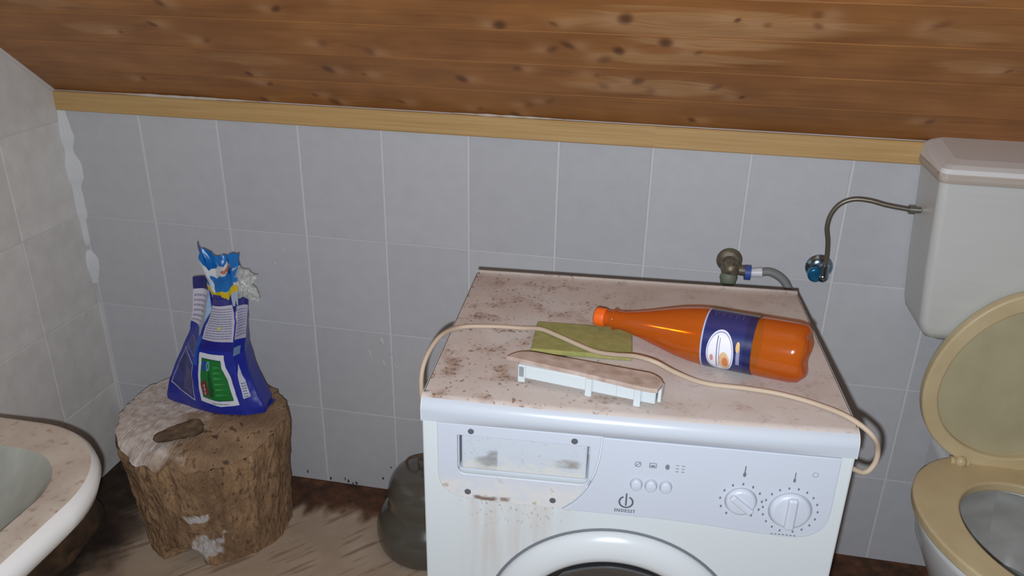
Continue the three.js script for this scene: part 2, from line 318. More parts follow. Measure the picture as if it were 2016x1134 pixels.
// control fascia (bluish white) with printed marks; left third is the open drawer surround
{
  const x0 = -0.04, x1 = 0.279;
  const s = new THREE.Shape();
  s.moveTo(x0, 0.810); s.lineTo(x1, 0.810); s.lineTo(x1, 0.722);
  s.bezierCurveTo(x1, 0.69, 0.262, 0.674, 0.232, 0.672); s.bezierCurveTo(0.16, 0.672, 0.12, 0.681, 0.03, 0.681);
  s.bezierCurveTo(-0.02, 0.681, -0.05, 0.681, -0.092, 0.6805); s.bezierCurveTo(-0.058, 0.706, -0.040, 0.745, -0.04, 0.810);
  const fw = 0.40, fx = -0.11, fy = 0.66, fh = 0.16;
  const ct = canvasTex(2048, 820, (c, W, H) => {
    const X = (x) => (x - fx) / fw * W, Y = (y) => (1 - (y - fy) / fh) * H, S = W / fw;
    c.fillStyle = '#c0c5cf'; c.fillRect(0, 0, W, H);
    c.strokeStyle = c.fillStyle = '#5d6069';
    // round emblem with an upright bar, name under it
    c.lineWidth = 0.0026 * S; c.beginPath(); c.arc(X(-0.001), Y(0.7055), 0.0095 * S, -PI / 2 + 0.45, 1.5 * PI - 0.45); c.stroke();
    c.fillRect(X(-0.0022), Y(0.7205), 0.0024 * S, 0.0215 * S);
    c.font = 'bold ' + Math.round(0.0078 * S) + 'px sans-serif'; c.textAlign = 'center'; c.textBaseline = 'middle';
    c.fillText('INDESIT', X(-0.002), Y(0.6900));
    // small symbols over the buttons
    c.fillStyle = c.strokeStyle = '#777b85'; c.lineWidth = 0.0011 * S;
    const cx = 0.011;
    c.beginPath(); c.arc(X(cx), Y(0.772), 0.004 * S, 0, 2 * PI); c.stroke(); c.beginPath(); c.moveTo(X(cx - 0.004), Y(0.768)); c.lineTo(X(cx + 0.004), Y(0.776)); c.stroke();
    c.strokeRect(X(0.027), Y(0.7755), 0.009 * S, 0.007 * S); c.fillRect(X(0.0285), Y(0.7725), 0.006 * S, 0.003 * S);
    c.beginPath(); c.ellipse(X(0.0515), Y(0.7715), 0.003 * S, 0.0045 * S, 0, 0, 2 * PI); c.fill();
    for (const [dx, dy] of [[0.063, 0.776], [0.063, 0.771], [0.063, 0.766], [0.071, 0.776], [0.071, 0.771], [0.071, 0.766]]) c.fillRect(X(dx), Y(dy), 0.004 * S, 0.0012 * S);
    // scales round the two knobs
    c.fillStyle = '#6b6f79';
    const scale = (kx, ky, r, n, a0, a1, l) => { for (let i = 0; i <= n; i++) { const a = lerp(a0, a1, i / n); c.save(); c.translate(X(kx + r * sin(a)), Y(ky + r * cos(a))); c.fillRect(-0.0012 * S, -l * S / 2, 0.0024 * S, l * S); c.restore(); } };
    scale(0.1565, 0.7265, 0.0285, 10, -2.5, 2.5, 0.004);
    scale(0.2245, 0.7185, 0.037, 17, -2.9, 2.9, 0.0035);
    c.fillRect(X(0.1555), Y(0.785), 0.0016 * S, 0.016 * S); c.beginPath(); c.ellipse(X(0.1563), Y(0.771), 0.0022 * S, 0.004 * S, 0, 0, 2 * PI); c.fill();
    c.fillRect(X(0.2225), Y(0.782), 0.0014 * S, 0.013 * S); c.beginPath(); c.ellipse(X(0.2232), Y(0.769), 0.0018 * S, 0.0035 * S, 0, 0, 2 * PI); c.fill();
    c.strokeStyle = '#989ba4'; c.beginPath(); c.arc(X(0.249), Y(0.781), 0.0036 * S, 0, 2 * PI); c.stroke();
    for (let i = 0; i < 7; i++) c.fillRect(X(0.204 + i * 0.0052), Y(0.6765), 0.003 * S, 0.0016 * S);
  });
  const g = extr(s, 0.0035, 0.0012, 2, 32).translate(0, 0, HD + 0.0005);
  planar(g, 0, fx, fw, 1, fy, fh);
  const cp = mesh('control_panel', g, phy({ map: ct, ...blueWhite }), wm, 'bluish white control panel with buttons and knobs');
  const btn = phy({ color: 0xc2c7d1, roughness: 0.3 }), ring = std({ color: 0x9b9ea6, roughness: 0.6 });
  for (const x of [0.011, 0.0315, 0.052]) {
    const b = mesh('push_button', lathe([[0, 0.0062], [0.0062, 0.0058], [0.0074, 0.0045], [0.0076, 0]], 28).rotateX(PI / 2), btn, cp);
    b.position.set(x, 0.738, HD + 0.0052); b.scale.set(1, 1.15, 1);
    const q = mesh('button_gap', new THREE.TorusGeometry(0.0085, 0.0006, 6, 32), ring, cp); q.position.set(x, 0.738, HD + 0.0052); q.scale.set(1, 1.15, 1);
  }
  for (const [x, y, r, a] of [[0.1565, 0.7265, 0.0205, 0.9], [0.2245, 0.7185, 0.0275, 0]]) {
    const k = mesh('knob', lathe([[0, 0.008], [r * 0.8, 0.0075], [r * 0.95, 0.006], [r, 0.0035], [r * 1.03, 0]], 40).rotateX(PI / 2), btn, cp);
    k.position.set(x, y, HD + 0.0052);
    const bar = mesh('grip', rbox(-r * 0.24, r * 0.24, -r * 0.93, r * 0.93, 0.003, 0.0135, r * 0.14), btn, k); bar.rotation.z = a;
    const q = mesh('knob_gap', new THREE.TorusGeometry(r * 1.06, 0.0007, 6, 48), ring, k); q.position.z = 0.0;
  }
}
{ // drawer surround: a recessed field with a slot where the drawer front is missing
  const s = new THREE.Shape();
  s.moveTo(-0.275, 0.810); s.lineTo(-0.275, 0.73); s.bezierCurveTo(-0.275, 0.70, -0.262, 0.686, -0.24, 0.684);
  s.bezierCurveTo(-0.19, 0.680, -0.14, 0.680, -0.094, 0.6815); s.bezierCurveTo(-0.061, 0.706, -0.042, 0.745, -0.042, 0.810); s.closePath();
  const sl = new THREE.Path(); const a = -0.246, b = -0.057, yb = 0.726, yt = 0.792, r = 0.014;
  sl.moveTo(a, yt); sl.lineTo(b, yt); sl.lineTo(b, yb + r); sl.quadraticCurveTo(b, yb, b - r, yb); sl.lineTo(a + r, yb); sl.quadraticCurveTo(a, yb, a, yb + r); sl.closePath();
  s.holes.push(sl);
  const grimy = tex(512, 256, (u, v) => {
    const x = lerp(-0.28, -0.035, u), y = lerp(0.675, 0.815, v);
    let c = [193, 198, 208];
    const low = 1 - sst(0.70, 0.735, y), n = fbm(x * 50, y * 50, 4, 4);
    c = mixc(c, [214, 208, 200], low * clamp(0.6 + n));
    c = mixc(c, [140, 126, 116], low * sst(0.2, 0.4, n) * 0.5);
    const bar = (xa, xb, ya, yb2, col, k) => { const m = sst(xa - 0.004, xa + 0.004, x + 0.01 * n) * (1 - sst(xb - 0.004, xb + 0.004, x + 0.01 * n)) * sst(ya - 0.002, ya + 0.002, y + 0.006 * n) * (1 - sst(yb2 - 0.002, yb2 + 0.002, y + 0.006 * n)); c = mixc(c, col, m * k); };
    bar(-0.222, -0.188, 0.684, 0.690, [112, 96, 88], 0.9); bar(-0.182, -0.170, 0.684, 0.691, [120, 104, 96], 0.8);
    return c;
  });
  const g = extr(s, 0.0022, 0.0008, 1, 20).translate(0, 0, HD + 0.0003);
  planar(g, 0, -0.28, 0.245, 1, 0.675, 0.14);
  const ds = mesh('drawer_surround', g, phy({ map: grimy, roughness: 0.4 }), wm, 'grimy surround of the open soap drawer slot');
  const trayT = tex(256, 128, (u, v) => {
    const n = fbm(u * 8, v * 5, 4, 4), f = fbm(u * 40, v * 24, 1, 3);
    let c = [192, 197, 205];
    const left = sst(0.10, 0.17, u) * (1 - sst(0.29, 0.31, u)) * (1 - sst(0.3, 0.55, v - 1.2 * (u - 0.2) + 0.3 * n));
    c = mixc(c, [128, 128, 126], left * 0.75);
    c = mixc(c, [206, 204, 196], (1 - sst(0.1, 0.4, v + 0.4 * n)) * 0.8);
    c = mixc(c, [150, 146, 140], sst(0.68, 0.78, u) * (1 - sst(0.9, 0.96, u)) * sst(0.25, 0.32, v) * (1 - sst(0.42, 0.55, v)) * clamp(0.5 + 2 * n));
    return mixc(c, [140, 132, 126], sst(0.2, 0.5, f + 0.5 * n) * 0.35);
  });
  const tg = rbox(a + 0.004, b - 0.003, yb + 0.002, yt - 0.001, HD - 0.05, HD - 0.007, 0.003);
  planar(tg, 0, a, b - a, 1, yb, yt - yb);
  mesh('soap_drawer', tg, phy({ map: trayT, roughness: 0.4 }), wm, 'bare end of the soap drawer tray');
  mesh('slot_housing', mergeGeometries([box(-0.262, -0.246, 0.715, 0.80, HD - 0.075, HD - 0.013), box(-0.057, -0.045, 0.715, 0.80, HD - 0.075, HD - 0.013), box(-0.262, -0.045, 0.792, 0.804, HD - 0.075, HD - 0.013), box(-0.262, -0.045, 0.712, 0.726, HD - 0.075, HD - 0.013), box(-0.262, -0.045, 0.712, 0.804, HD - 0.079, HD - 0.075)]), std({ color: 0xb9bcc4, roughness: 0.6 }), wm);
  const dark = std({ color: 0x55565c, roughness: 0.8 });
  for (const [x, y, rr] of [[-0.226, 0.8, 0.0042], [-0.079, 0.799, 0.0045], [-0.231, 0.695, 0.0046], [-0.106, 0.694, 0.0044]]) {
    const d = mesh('screw_hole', lathe([[rr * 1.1, -0.0006], [rr, 0.0003], [rr * 0.6, 0.0005], [0, 0.0005]], 20).rotateX(PI / 2), dark, ds); d.position.set(x, y, HD + 0.0036);
  }
}
// porthole door
{
  const door = new THREE.Group(); door.name = 'door'; door.position.set(DC[0], DC[1], HD); wm.add(door);
  mesh('door_ring', lathe([[0.144, -0.01], [0.146, 0.008], [0.150, 0.015], [0.156, 0.0195], [0.164, 0.0205], [0.174, 0.019], [0.184, 0.015], [0.192, 0.009], [0.196, 0.002], [0.196, -0.02]], 96).rotateX(PI / 2), phy({ color: 0xc9cccd, roughness: 0.22 }), door, 'white rounded door ring');
  mesh('door_seal', new THREE.TorusGeometry(0.1975, 0.0022, 8, 96), std({ color: 0x6c6e72, roughness: 0.8 }), door);
  mesh('door_glass', lathe([[0.0, -0.055], [0.05, -0.053], [0.105, -0.042], [0.13, -0.02], [0.141, 0.002], [0.1455, 0.008]], 72).rotateX(PI / 2), phy({ color: 0x2b2d30, roughness: 0.08, clearcoat: 1, clearcoatRoughness: 0.04 }), door, 'dark glass bowl of the door');
}
for (const [x, z] of [[-0.25, -0.19], [0.25, -0.19], [-0.25, 0.18], [0.25, 0.18]]) mesh('foot', new THREE.CylinderGeometry(0.02, 0.022, 0.022, 20).translate(x, 0.011, z), std({ color: 0x222222, roughness: 0.8 }), wm);

// things on the machine are placed in its own frame
const onWM = (g) => { const a = g.rotation.y; g.position.applyAxisAngle(V3(0, 1, 0), WM_YAW).add(V3(...WM_POS)); g.rotation.y = a + WM_YAW; return g; };
const TOP = 0.847;

// ---------------------------------------------------------------- bottle
{
  const b = thing('plastic_bottle', 'orange plastic drink bottle with blue label lying on the washing machine', 'bottle');
  // built along +x from the cap (x = 0) to the base (x = 0.335)
  const R = 0.0445;
  const pr = [[0.0128, 0.012], [0.0132, 0.030], [0.0155, 0.036], [0.0148, 0.045], [0.0175, 0.06], [0.0235, 0.085], [0.031, 0.112], [0.0385, 0.14], [0.0428, 0.165], [0.0443, 0.182], [0.0432, 0.188], [0.0432, 0.2575], [0.0443, 0.262], [R, 0.275], [R, 0.312], [0.0425, 0.324], [0.036, 0.331], [0.030, 0.329], [0.012, 0.322], [0, 0.321]];
  const g = lathe(pr, 72);
  { // five soft feet at the base
    const p = g.attributes.position;
    for (let i = 0; i < p.count; i++) { const x = p.getX(i), y = p.getY(i), z = p.getZ(i); if (y > 0.322) { const a = Math.atan2(z, x); p.setY(i, y + 0.0018 * cos(5 * a)); } }
    g.computeVertexNormals();
  }
  g.rotateZ(-PI / 2);
  const pet = phy({ color: 0xf39430, roughness: 0.12, transmission: 0.76, thickness: 0, ior: 1.5, side: THREE.DoubleSide, specularIntensity: 1 });
  mesh('bottle_body', g, pet, b, 'amber orange see-through plastic');
  const cap = lathe([[0, 0], [0.0125, 0], [0.0148, 0.002], [0.0152, 0.004], [0.0152, 0.016], [0.0145, 0.018], [0.0125, 0.018]], 40);
  { const p = cap.attributes.position; for (let i = 0; i < p.count; i++) { const r = Math.hypot(p.getX(i), p.getZ(i)); if (r > 0.0146) { const a = Math.atan2(p.getZ(i), p.getX(i)), k = 1 + 0.02 * Math.sign(sin(a * 20)); p.setX(i, p.getX(i) * k); p.setZ(i, p.getZ(i) * k); } } cap.computeVertexNormals(); }
  cap.rotateZ(-PI / 2);
  mesh('cap', cap, std({ color: 0xe8641c, roughness: 0.45 }), b, 'orange screw cap');
  mesh('neck_ring', new THREE.TorusGeometry(0.0160, 0.0018, 8, 40).rotateY(PI / 2).translate(0.0335, 0, 0), pet, b);
  // label sleeve; u runs round the bottle, v along its length
  const lt = canvasTex(1024, 512, (c, W, H) => {
    // drawn with x = along the bottle's girth, y = along its length (0 = shoulder side)
    c.fillStyle = '#232a63'; c.fillRect(0, 0, W, H);
    c.fillStyle = '#1b2150'; c.fillRect(0, H * 0.84, W, H * 0.16);
    c.fillStyle = '#aeb4cf'; c.fillRect(0, H * 0.0, W, H * 0.03);
    for (const cx of [W * 0.22, W * 0.72]) {
      // pale oval medallion with an orange fruit shape
      c.fillStyle = '#e4e3ea'; c.beginPath(); c.ellipse(cx, H * 0.40, W * 0.135, H * 0.27, 0, 0, 2 * PI); c.fill();
      c.strokeStyle = '#8a90b5'; c.lineWidth = 7; c.beginPath(); c.ellipse(cx, H * 0.40, W * 0.122, H * 0.245, 0, 0, 2 * PI); c.stroke();
      c.fillStyle = '#3c4372'; c.fillRect(cx - W * 0.10, H * 0.33, W * 0.2, 8); c.fillRect(cx - W * 0.09, H * 0.38, W * 0.18, 5);
      c.fillStyle = '#d8b58a'; c.beginPath(); c.ellipse(cx + W * 0.045, H * 0.49, W * 0.062, H * 0.105, 0.2, 0, 2 * PI); c.fill();
      c.fillStyle = '#cf7a4c'; c.beginPath(); c.ellipse(cx + W * 0.05, H * 0.51, W * 0.035, H * 0.06, 0.2, 0, 2 * PI); c.fill();
      c.fillStyle = '#c98f86'; c.beginPath(); c.ellipse(cx + W * 0.03, H * 0.24, W * 0.022, H * 0.035, 0, 0, 2 * PI); c.fill();
      c.fillStyle = '#8d8fae'; c.fillRect(cx - W * 0.05, H * 0.72, W * 0.10, H * 0.07);
      c.fillStyle = '#d9b071'; c.beginPath(); c.ellipse(cx - W * 0.055, H * 0.74, W * 0.03, H * 0.04, 0, 0, 2 * PI); c.fill();
    }
    c.fillStyle = '#59619b'; for (let i = 0; i < 14; i++) { c.fillRect(W * 0.40, H * (0.12 + i * 0.045), W * (0.10 + 0.04 * ((i * 7) % 3) / 2), 5); c.fillRect(W * 0.90, H * (0.12 + i * 0.045), W * (0.07 + 0.03 * ((i * 5) % 3) / 2), 5); }
    c.fillStyle = '#a98f8e'; for (let i = 0; i < 5; i++) c.fillRect(W * (0.36 + i * 0.012), H * 0.10, 5, H * 0.3);
  });
  const lg = grid(72, 2, (u, v) => { const a = u * 2 * PI, x = lerp(0.184, 0.258, v), r = 0.0446; return [x, r * cos(a), r * sin(a)]; }, true);
  { const q = lg.attributes.uv; for (let i = 0; i < q.count; i++) q.setXY(i, q.getX(i), 1 - q.getY(i)); }
  mesh('label', lg, phy({ map: lt, roughness: 0.3, clearcoat: 0.4, clearcoatRoughness: 0.15, side: THREE.DoubleSide }), b, 'navy label with a pale oval medallion');
  // lie it down: cap end slightly lower, base end to the front right
  const A = V3(-0.064, TOP + 0.031, -0.008), B = V3(0.255, TOP + 0.0465, 0.108);
  const dir = B.clone().sub(A).normalize();
  const q = new THREE.Quaternion().setFromUnitVectors(V3(1, 0, 0), dir);
  const roll = new THREE.Quaternion().setFromAxisAngle(V3(1, 0, 0), 0.25);
  b.quaternion.copy(q.multiply(roll));
  b.position.copy(A);
  b.position.applyAxisAngle(V3(0, 1, 0), WM_YAW).add(V3(...WM_POS));
  b.quaternion.premultiply(new THREE.Quaternion().setFromAxisAngle(V3(0, 1, 0), WM_YAW));
}
// ---------------------------------------------------------------- scouring pad
{
  const padT = tex(256, 256, (u, v) => { const n = fbm(u * 9, v * 7, 3, 4), f = fbm(u * 60, v * 60, 1, 3); return mixc(mixc([132, 134, 74], [156, 148, 92], clamp(0.5 + n * 1.3)), [190, 178, 140], sst(0.1, 0.4, f) * 0.5); });
  const g = rbox(-0.0785, 0.0785, 0, 0.009, -0.05, 0.05, 0.003, 2);
  planar(g, 0, -0.0785, 0.157, 2, -0.05, 0.1);
  const m = mesh('scouring_pad', g, std({ map: padT, roughness: 1 }), scene);
  m.userData = { label: 'flat green rectangular scouring pad under the cable on the washing machine', category: 'sponge' };
  m.position.set(-0.0815, TOP + 0.0005, 0.032); m.rotation.y = 0.0; onWM(m);
}
// ---------------------------------------------------------------- loose soap drawer front
{
  const t = thing('soap_drawer_front', 'loose white soap drawer front with dusty edge lying before the green pad', 'drawer front', [-0.0695, TOP, 0.172], -0.226);
  const plastic = phy({ color: 0xc6cdcf, roughness: 0.3 });
  const dustT = tex(256, 64, (u, v) => { const n = fbm(u * 12, v * 3, 3, 4); return mixc([188, 170, 160], [160, 136, 122], clamp(0.5 + 1.5 * n)); });
  const s = new THREE.Shape(); // seen from above, x along, y = -z
  s.moveTo(-0.118, -0.012); s.quadraticCurveTo(-0.11, 0.014, -0.085, 0.017); s.lineTo(0.085, 0.020); s.quadraticCurveTo(0.105, 0.016, 0.110, -0.002);
  s.lineTo(0.106, -0.022); s.quadraticCurveTo(0.09, -0.026, 0.07, -0.0235); s.quadraticCurveTo(-0.04, -0.0155, -0.118, -0.012);
  const g = extr(s, 0.0045, 0.0012, 2, 12).rotateX(-PI / 2).translate(0, 0.0285, 0);
  planar(g, 0, -0.12, 0.24, 2, -0.02, 0.05);
  mesh('face_plate', g, std({ map: dustT, roughness: 0.75 }), t, 'dusty curved plate');
  mesh('rear_wall', rbox(-0.098, 0.104, 0.0075, 0.0285, -0.012, 0.0195, 0.002, 2), plastic, t);
  for (const [x, w, d] of [[-0.098, 0.011, 0.0195], [0.004, 0.010, 0.022], [0.074, 0.010, 0.0225]]) mesh('clip', rbox(x, x + w, 0.0, 0.0275, 0.006, d, 0.0015, 2), plastic, t);
  mesh('end_tab', rbox(0.1055, 0.1105, 0.008, 0.0285, -0.008, 0.012, 0.001, 2), plastic, t);
  const ribM = std({ color: 0xb9c0c3, roughness: 0.5 }); for (const x of [-0.086, 0.0145, 0.0485, 0.0845]) mesh('rib', box(x, x + 0.0012, 0.009, 0.0275, 0.0193, 0.0203), ribM, t);
  onWM(t);
}
// ---------------------------------------------------------------- beige power cable over the top
{
  const y = TOP + 0.0045;
  const pts = [[-0.305, 0.52, 0.06], [-0.308, 0.66, 0.09], [-0.324, 0.765, 0.122], [-0.3245, 0.825, 0.112], [-0.309, y + 0.003, 0.066], [-0.284, y, 0.018], [-0.238, y, 0.006], [-0.182, y + 0.001, 0.005], [-0.150, y + 0.009, 0.02], [-0.119, y + 0.0098, 0.042], [-0.06, y + 0.0098, 0.084], [-0.03, y + 0.018, 0.105], [0.0, y + 0.03, 0.128], [0.028, y + 0.032, 0.145], [0.055, y + 0.018, 0.143], [0.10, y, 0.137], [0.16, y, 0.143], [0.205, y, 0.151], [0.25, y, 0.170], [0.29, y + 0.001, 0.203], [0.317, y - 0.012, 0.222], [0.331, y - 0.04, 0.213], [0.331, y - 0.062, 0.213], [0.322, y - 0.078, 0.212], [0.308, y - 0.088, 0.190], [0.306, y - 0.13, 0.15], [0.308, y - 0.3, 0.10]];
  const m = mesh('power_cable', tube(pts, 0.0038, 260, 10), std({ color: 0xb7a38e, roughness: 0.6 }), scene);
  m.userData = { label: 'beige power cable draped across the top of the washing machine', category: 'cable' };
  onWM(m);
}

// ---------------------------------------------------------------- tap and hose for the machine
{
  const t = thing('water_tap', 'corroded wall tap with a blue ring behind the washing machine', 'tap', [0.184, 0.776, 0.005]);
  const rust = std({ map: tex(128, 128, (u, v) => mixc([96, 82, 66], [132, 128, 112], clamp(0.5 + 1.4 * fbm(u * 8, v * 8, 3, 4)))), roughness: 0.5, metalness: 0.5 });
  const green = std({ color: 0x767d6d, roughness: 0.65, metalness: 0.2 });
  mesh('wall_flange', lathe([[0, 0.012], [0.018, 0.012], [0.026, 0.006], [0.029, 0]], 36).rotateX(PI / 2), rust, t);
  mesh('tap_body', mergeGeometries([new THREE.CylinderGeometry(0.013, 0.015, 0.05, 24).rotateX(PI / 2).translate(0, 0, 0.03), new THREE.SphereGeometry(0.021, 28, 18).translate(0, 0.0, 0.052), new THREE.CylinderGeometry(0.011, 0.012, 0.03, 20).rotateZ(PI / 2).translate(0.018, -0.002, 0.052)]), rust, t);
  mesh('handle', lathe([[0, -0.034], [0.010, -0.034], [0.016, -0.030], [0.0195, -0.016], [0.0165, -0.004], [0.0105, 0.0]], 28).translate(-0.002, -0.004, 0.056), green, t, 'grey green knob handle');
  mesh('ring', new THREE.CylinderGeometry(0.0165, 0.0165, 0.013, 28).rotateZ(PI / 2).translate(0.037, -0.005, 0.054), std({ color: 0x3a539c, roughness: 0.45 }), t, 'blue plastic ring');
  const h = thing('drain_hose', 'grey hose curving from the blue ringed tap down behind the machine', 'hose', [0.184, 0.776, 0.005]);
  mesh('collar', new THREE.CylinderGeometry(0.0095, 0.011, 0.024, 24).rotateZ(PI / 2 + 0.12).translate(0.055, -0.003, 0.055), std({ color: 0xd8d9de, roughness: 0.4 }), h, 'white hose collar');
  mesh('hose_tube', tube([[0.060, -0.002, 0.055], [0.085, 0.001, 0.056], [0.112, -0.012, 0.06], [0.128, -0.035, 0.065], [0.138, -0.07, 0.07], [0.142, -0.12, 0.075], [0.140, -0.22, 0.09], [0.120, -0.36, 0.12]], 0.0092, 120, 16), std({ color: 0x7b7e7c, roughness: 0.55 }), h);
}
// ---------------------------------------------------------------- stop valve and braided hose of the cistern
{
  const t = thing('stop_valve', 'round chrome wall valve below the cistern hose', 'valve', [0.377, 0.778, 0.005]);
  const chrome = std({ color: 0x9fb6c8, roughness: 0.16, metalness: 1 });
  const bluec = std({ color: 0x1f6f9c, roughness: 0.22, metalness: 0.55 });
  mesh('escutcheon', lathe([[0, 0.014], [0.012, 0.014], [0.022, 0.010], [0.029, 0.003], [0.030, 0]], 44).rotateX(PI / 2), chrome, t);
  mesh('valve_body', mergeGeometries([new THREE.CylinderGeometry(0.011, 0.011, 0.03, 24).rotateX(PI / 2).translate(0, 0, 0.026), new THREE.CylinderGeometry(0.010, 0.0115, 0.03, 24).translate(0.004, 0.004, 0.038), new THREE.SphereGeometry(0.0125, 24, 16).translate(0.004, -0.008, 0.038)]), chrome, t);
  mesh('handle', lathe([[0, 0.02], [0.013, 0.0195], [0.0165, 0.016], [0.0165, 0.004], [0.014, 0]], 28).rotateX(PI / 2).translate(-0.012, -0.004, 0.026), bluec, t, 'blue metallic handle');
  const h = thing('braided_hose', 'braided metal hose looping from the chrome valve to the cistern side', 'hose', [0.377, 0.778, 0.005]);
  const braid = std({ map: tex(64, 1024, (u, v) => { const k = sin((u * 4 + v * 90) * 2 * PI) * sin((u * 4 - v * 90) * 2 * PI); return mixc([88, 82, 72], [150, 143, 130], 0.5 + 0.5 * k); }), roughness: 0.42, metalness: 0.65 });
  const pts = [[0.004, 0.018, 0.038], [0.005, 0.04, 0.038], [0.001, 0.075, 0.040], [-0.006, 0.108, 0.041], [-0.002, 0.138, 0.042], [0.012, 0.161, 0.044], [0.035, 0.173, 0.046], [0.065, 0.174, 0.05], [0.10, 0.168, 0.055], [0.142, 0.164, 0.06]];
  const tg = tube(pts, 0.0052, 120, 14); { const q = tg.attributes.uv; for (let i = 0; i < q.count; i++) q.setXY(i, q.getY(i), q.getX(i)); }
  mesh('hose_tube', tg, braid, h);
  mesh('nut', mergeGeometries([new THREE.CylinderGeometry(0.0095, 0.0095, 0.013, 6).rotateZ(PI / 2).translate(0.147, 0.164, 0.06), new THREE.CylinderGeometry(0.0068, 0.0068, 0.012, 20).rotateZ(PI / 2).translate(0.157, 0.164, 0.06)]), std({ color: 0x9b988e, roughness: 0.3, metalness: 0.9 }), h, 'hexagonal end nut');
}
// ---------------------------------------------------------------- cistern
const TCX = 0.77;
{
  const t = thing('toilet_cistern', 'white plastic toilet cistern on the wall behind the raised lid', 'cistern', [TCX, 0, 0.006]);
  const cer = phy({ map: tex(256, 256, (u, v) => { const n = 10 * fbm(u * 5, v * 5, 3, 4) + 5 * fbm(u * 40, v * 40, 1, 3); return [206 + n, 206 + n, 202 + n]; }), roughness: 0.4 });
  // rounded rectangular section lofted from bottom to top
  const NS = 48;
  const sect = (hw, z0, z1, r, u) => { // rounded rectangle, u 0..1 over NS points
    const k = Math.round(u * NS) % NS, q = Math.floor(k / 12), a = q * PI / 2 + ((k % 12) / 11) * PI / 2, R = Math.min(0.016, (z1 - z0) * 0.4);
    const cx = q === 0 || q === 3 ? hw - R : -hw + R, cz = q < 2 ? z1 - R : z0 + R;
    return [cx + R * cos(a), cz + R * sin(a)];
  };
  const rows = [[0.690, 0.150, 0.03, 0.115], [0.692, 0.175, 0.015, 0.132], [0.700, 0.192, 0.004, 0.145], [0.715, 0.204, 0.0, 0.152], [0.735, 0.210, 0.0, 0.155], [0.85, 0.222, 0.0, 0.158], [1.0, 0.233, 0.0, 0.162], [1.028, 0.235, 0.0, 0.163]];
  const loft = (rows2, n = NS) => grid(n, rows2.length - 1, (u, v) => { const k = Math.round(v * (rows2.length - 1)), [y, hw, z0, z1] = rows2[k]; const [x, z] = sect(hw, z0, z1, 0, u); return [x, y, z]; }, true);
  const capTop = (r2) => { const [y, hw, z0, z1] = r2; const P = []; for (let i = 0; i < NS; i++) { const [x, z] = sect(hw, z0, z1, 0, i / NS); P.push([x, -z]); } return new THREE.ShapeGeometry(shapeOf(P)).rotateX(-PI / 2).translate(0, y, 0); };
  mesh('tank', mergeGeometries([loft(rows).toNonIndexed(), capTop(rows[0]).toNonIndexed()]), cer, t).material.side = THREE.DoubleSide;
  const lidRows = [[1.029, 0.238, 0.0, 0.166], [1.036, 0.241, 0.0, 0.170], [1.048, 0.241, 0.0, 0.170], [1.056, 0.238, 0.0, 0.166], [1.062, 0.228, 0.002, 0.154], [1.068, 0.21, 0.006, 0.13]];
  const dirty = std({ map: tex(256, 64, (u, v) => { const n = fbm(u * 30, v * 6, 3, 4); return mixc([178, 160, 146], [204, 196, 188], clamp(0.5 + 1.4 * n)); }), roughness: 0.7, side: THREE.DoubleSide });
  const lidG = mergeGeometries([loft(lidRows.slice(2)).toNonIndexed(), capTop(lidRows[5]).toNonIndexed()]);
  // raised toward the wall
  { const p = lidG.attributes.position; for (let i = 0; i < p.count; i++) if (p.getY(i) > 1.05) p.setY(i, p.getY(i) + 0.13 * Math.max(0, 0.13 - p.getZ(i))); lidG.computeVertexNormals(); }
  const edgeG = loft(lidRows.slice(0, 3));
  const lid = mesh('tank_lid', lidG, phy({ color: 0xe2e1df, roughness: 0.42, side: THREE.DoubleSide }), t);
  mesh('lid_edge', edgeG, dirty, lid, 'grimy brownish front edge of the cistern lid');
  mesh('stain', new THREE.SphereGeometry(1, 12, 8).scale(0.006, 0.005, 0.002).translate(-0.236, 1.046, 0.152), std({ color: 0x7a5a3e, roughness: 0.9 }), lid, 'brown rust spot');
}
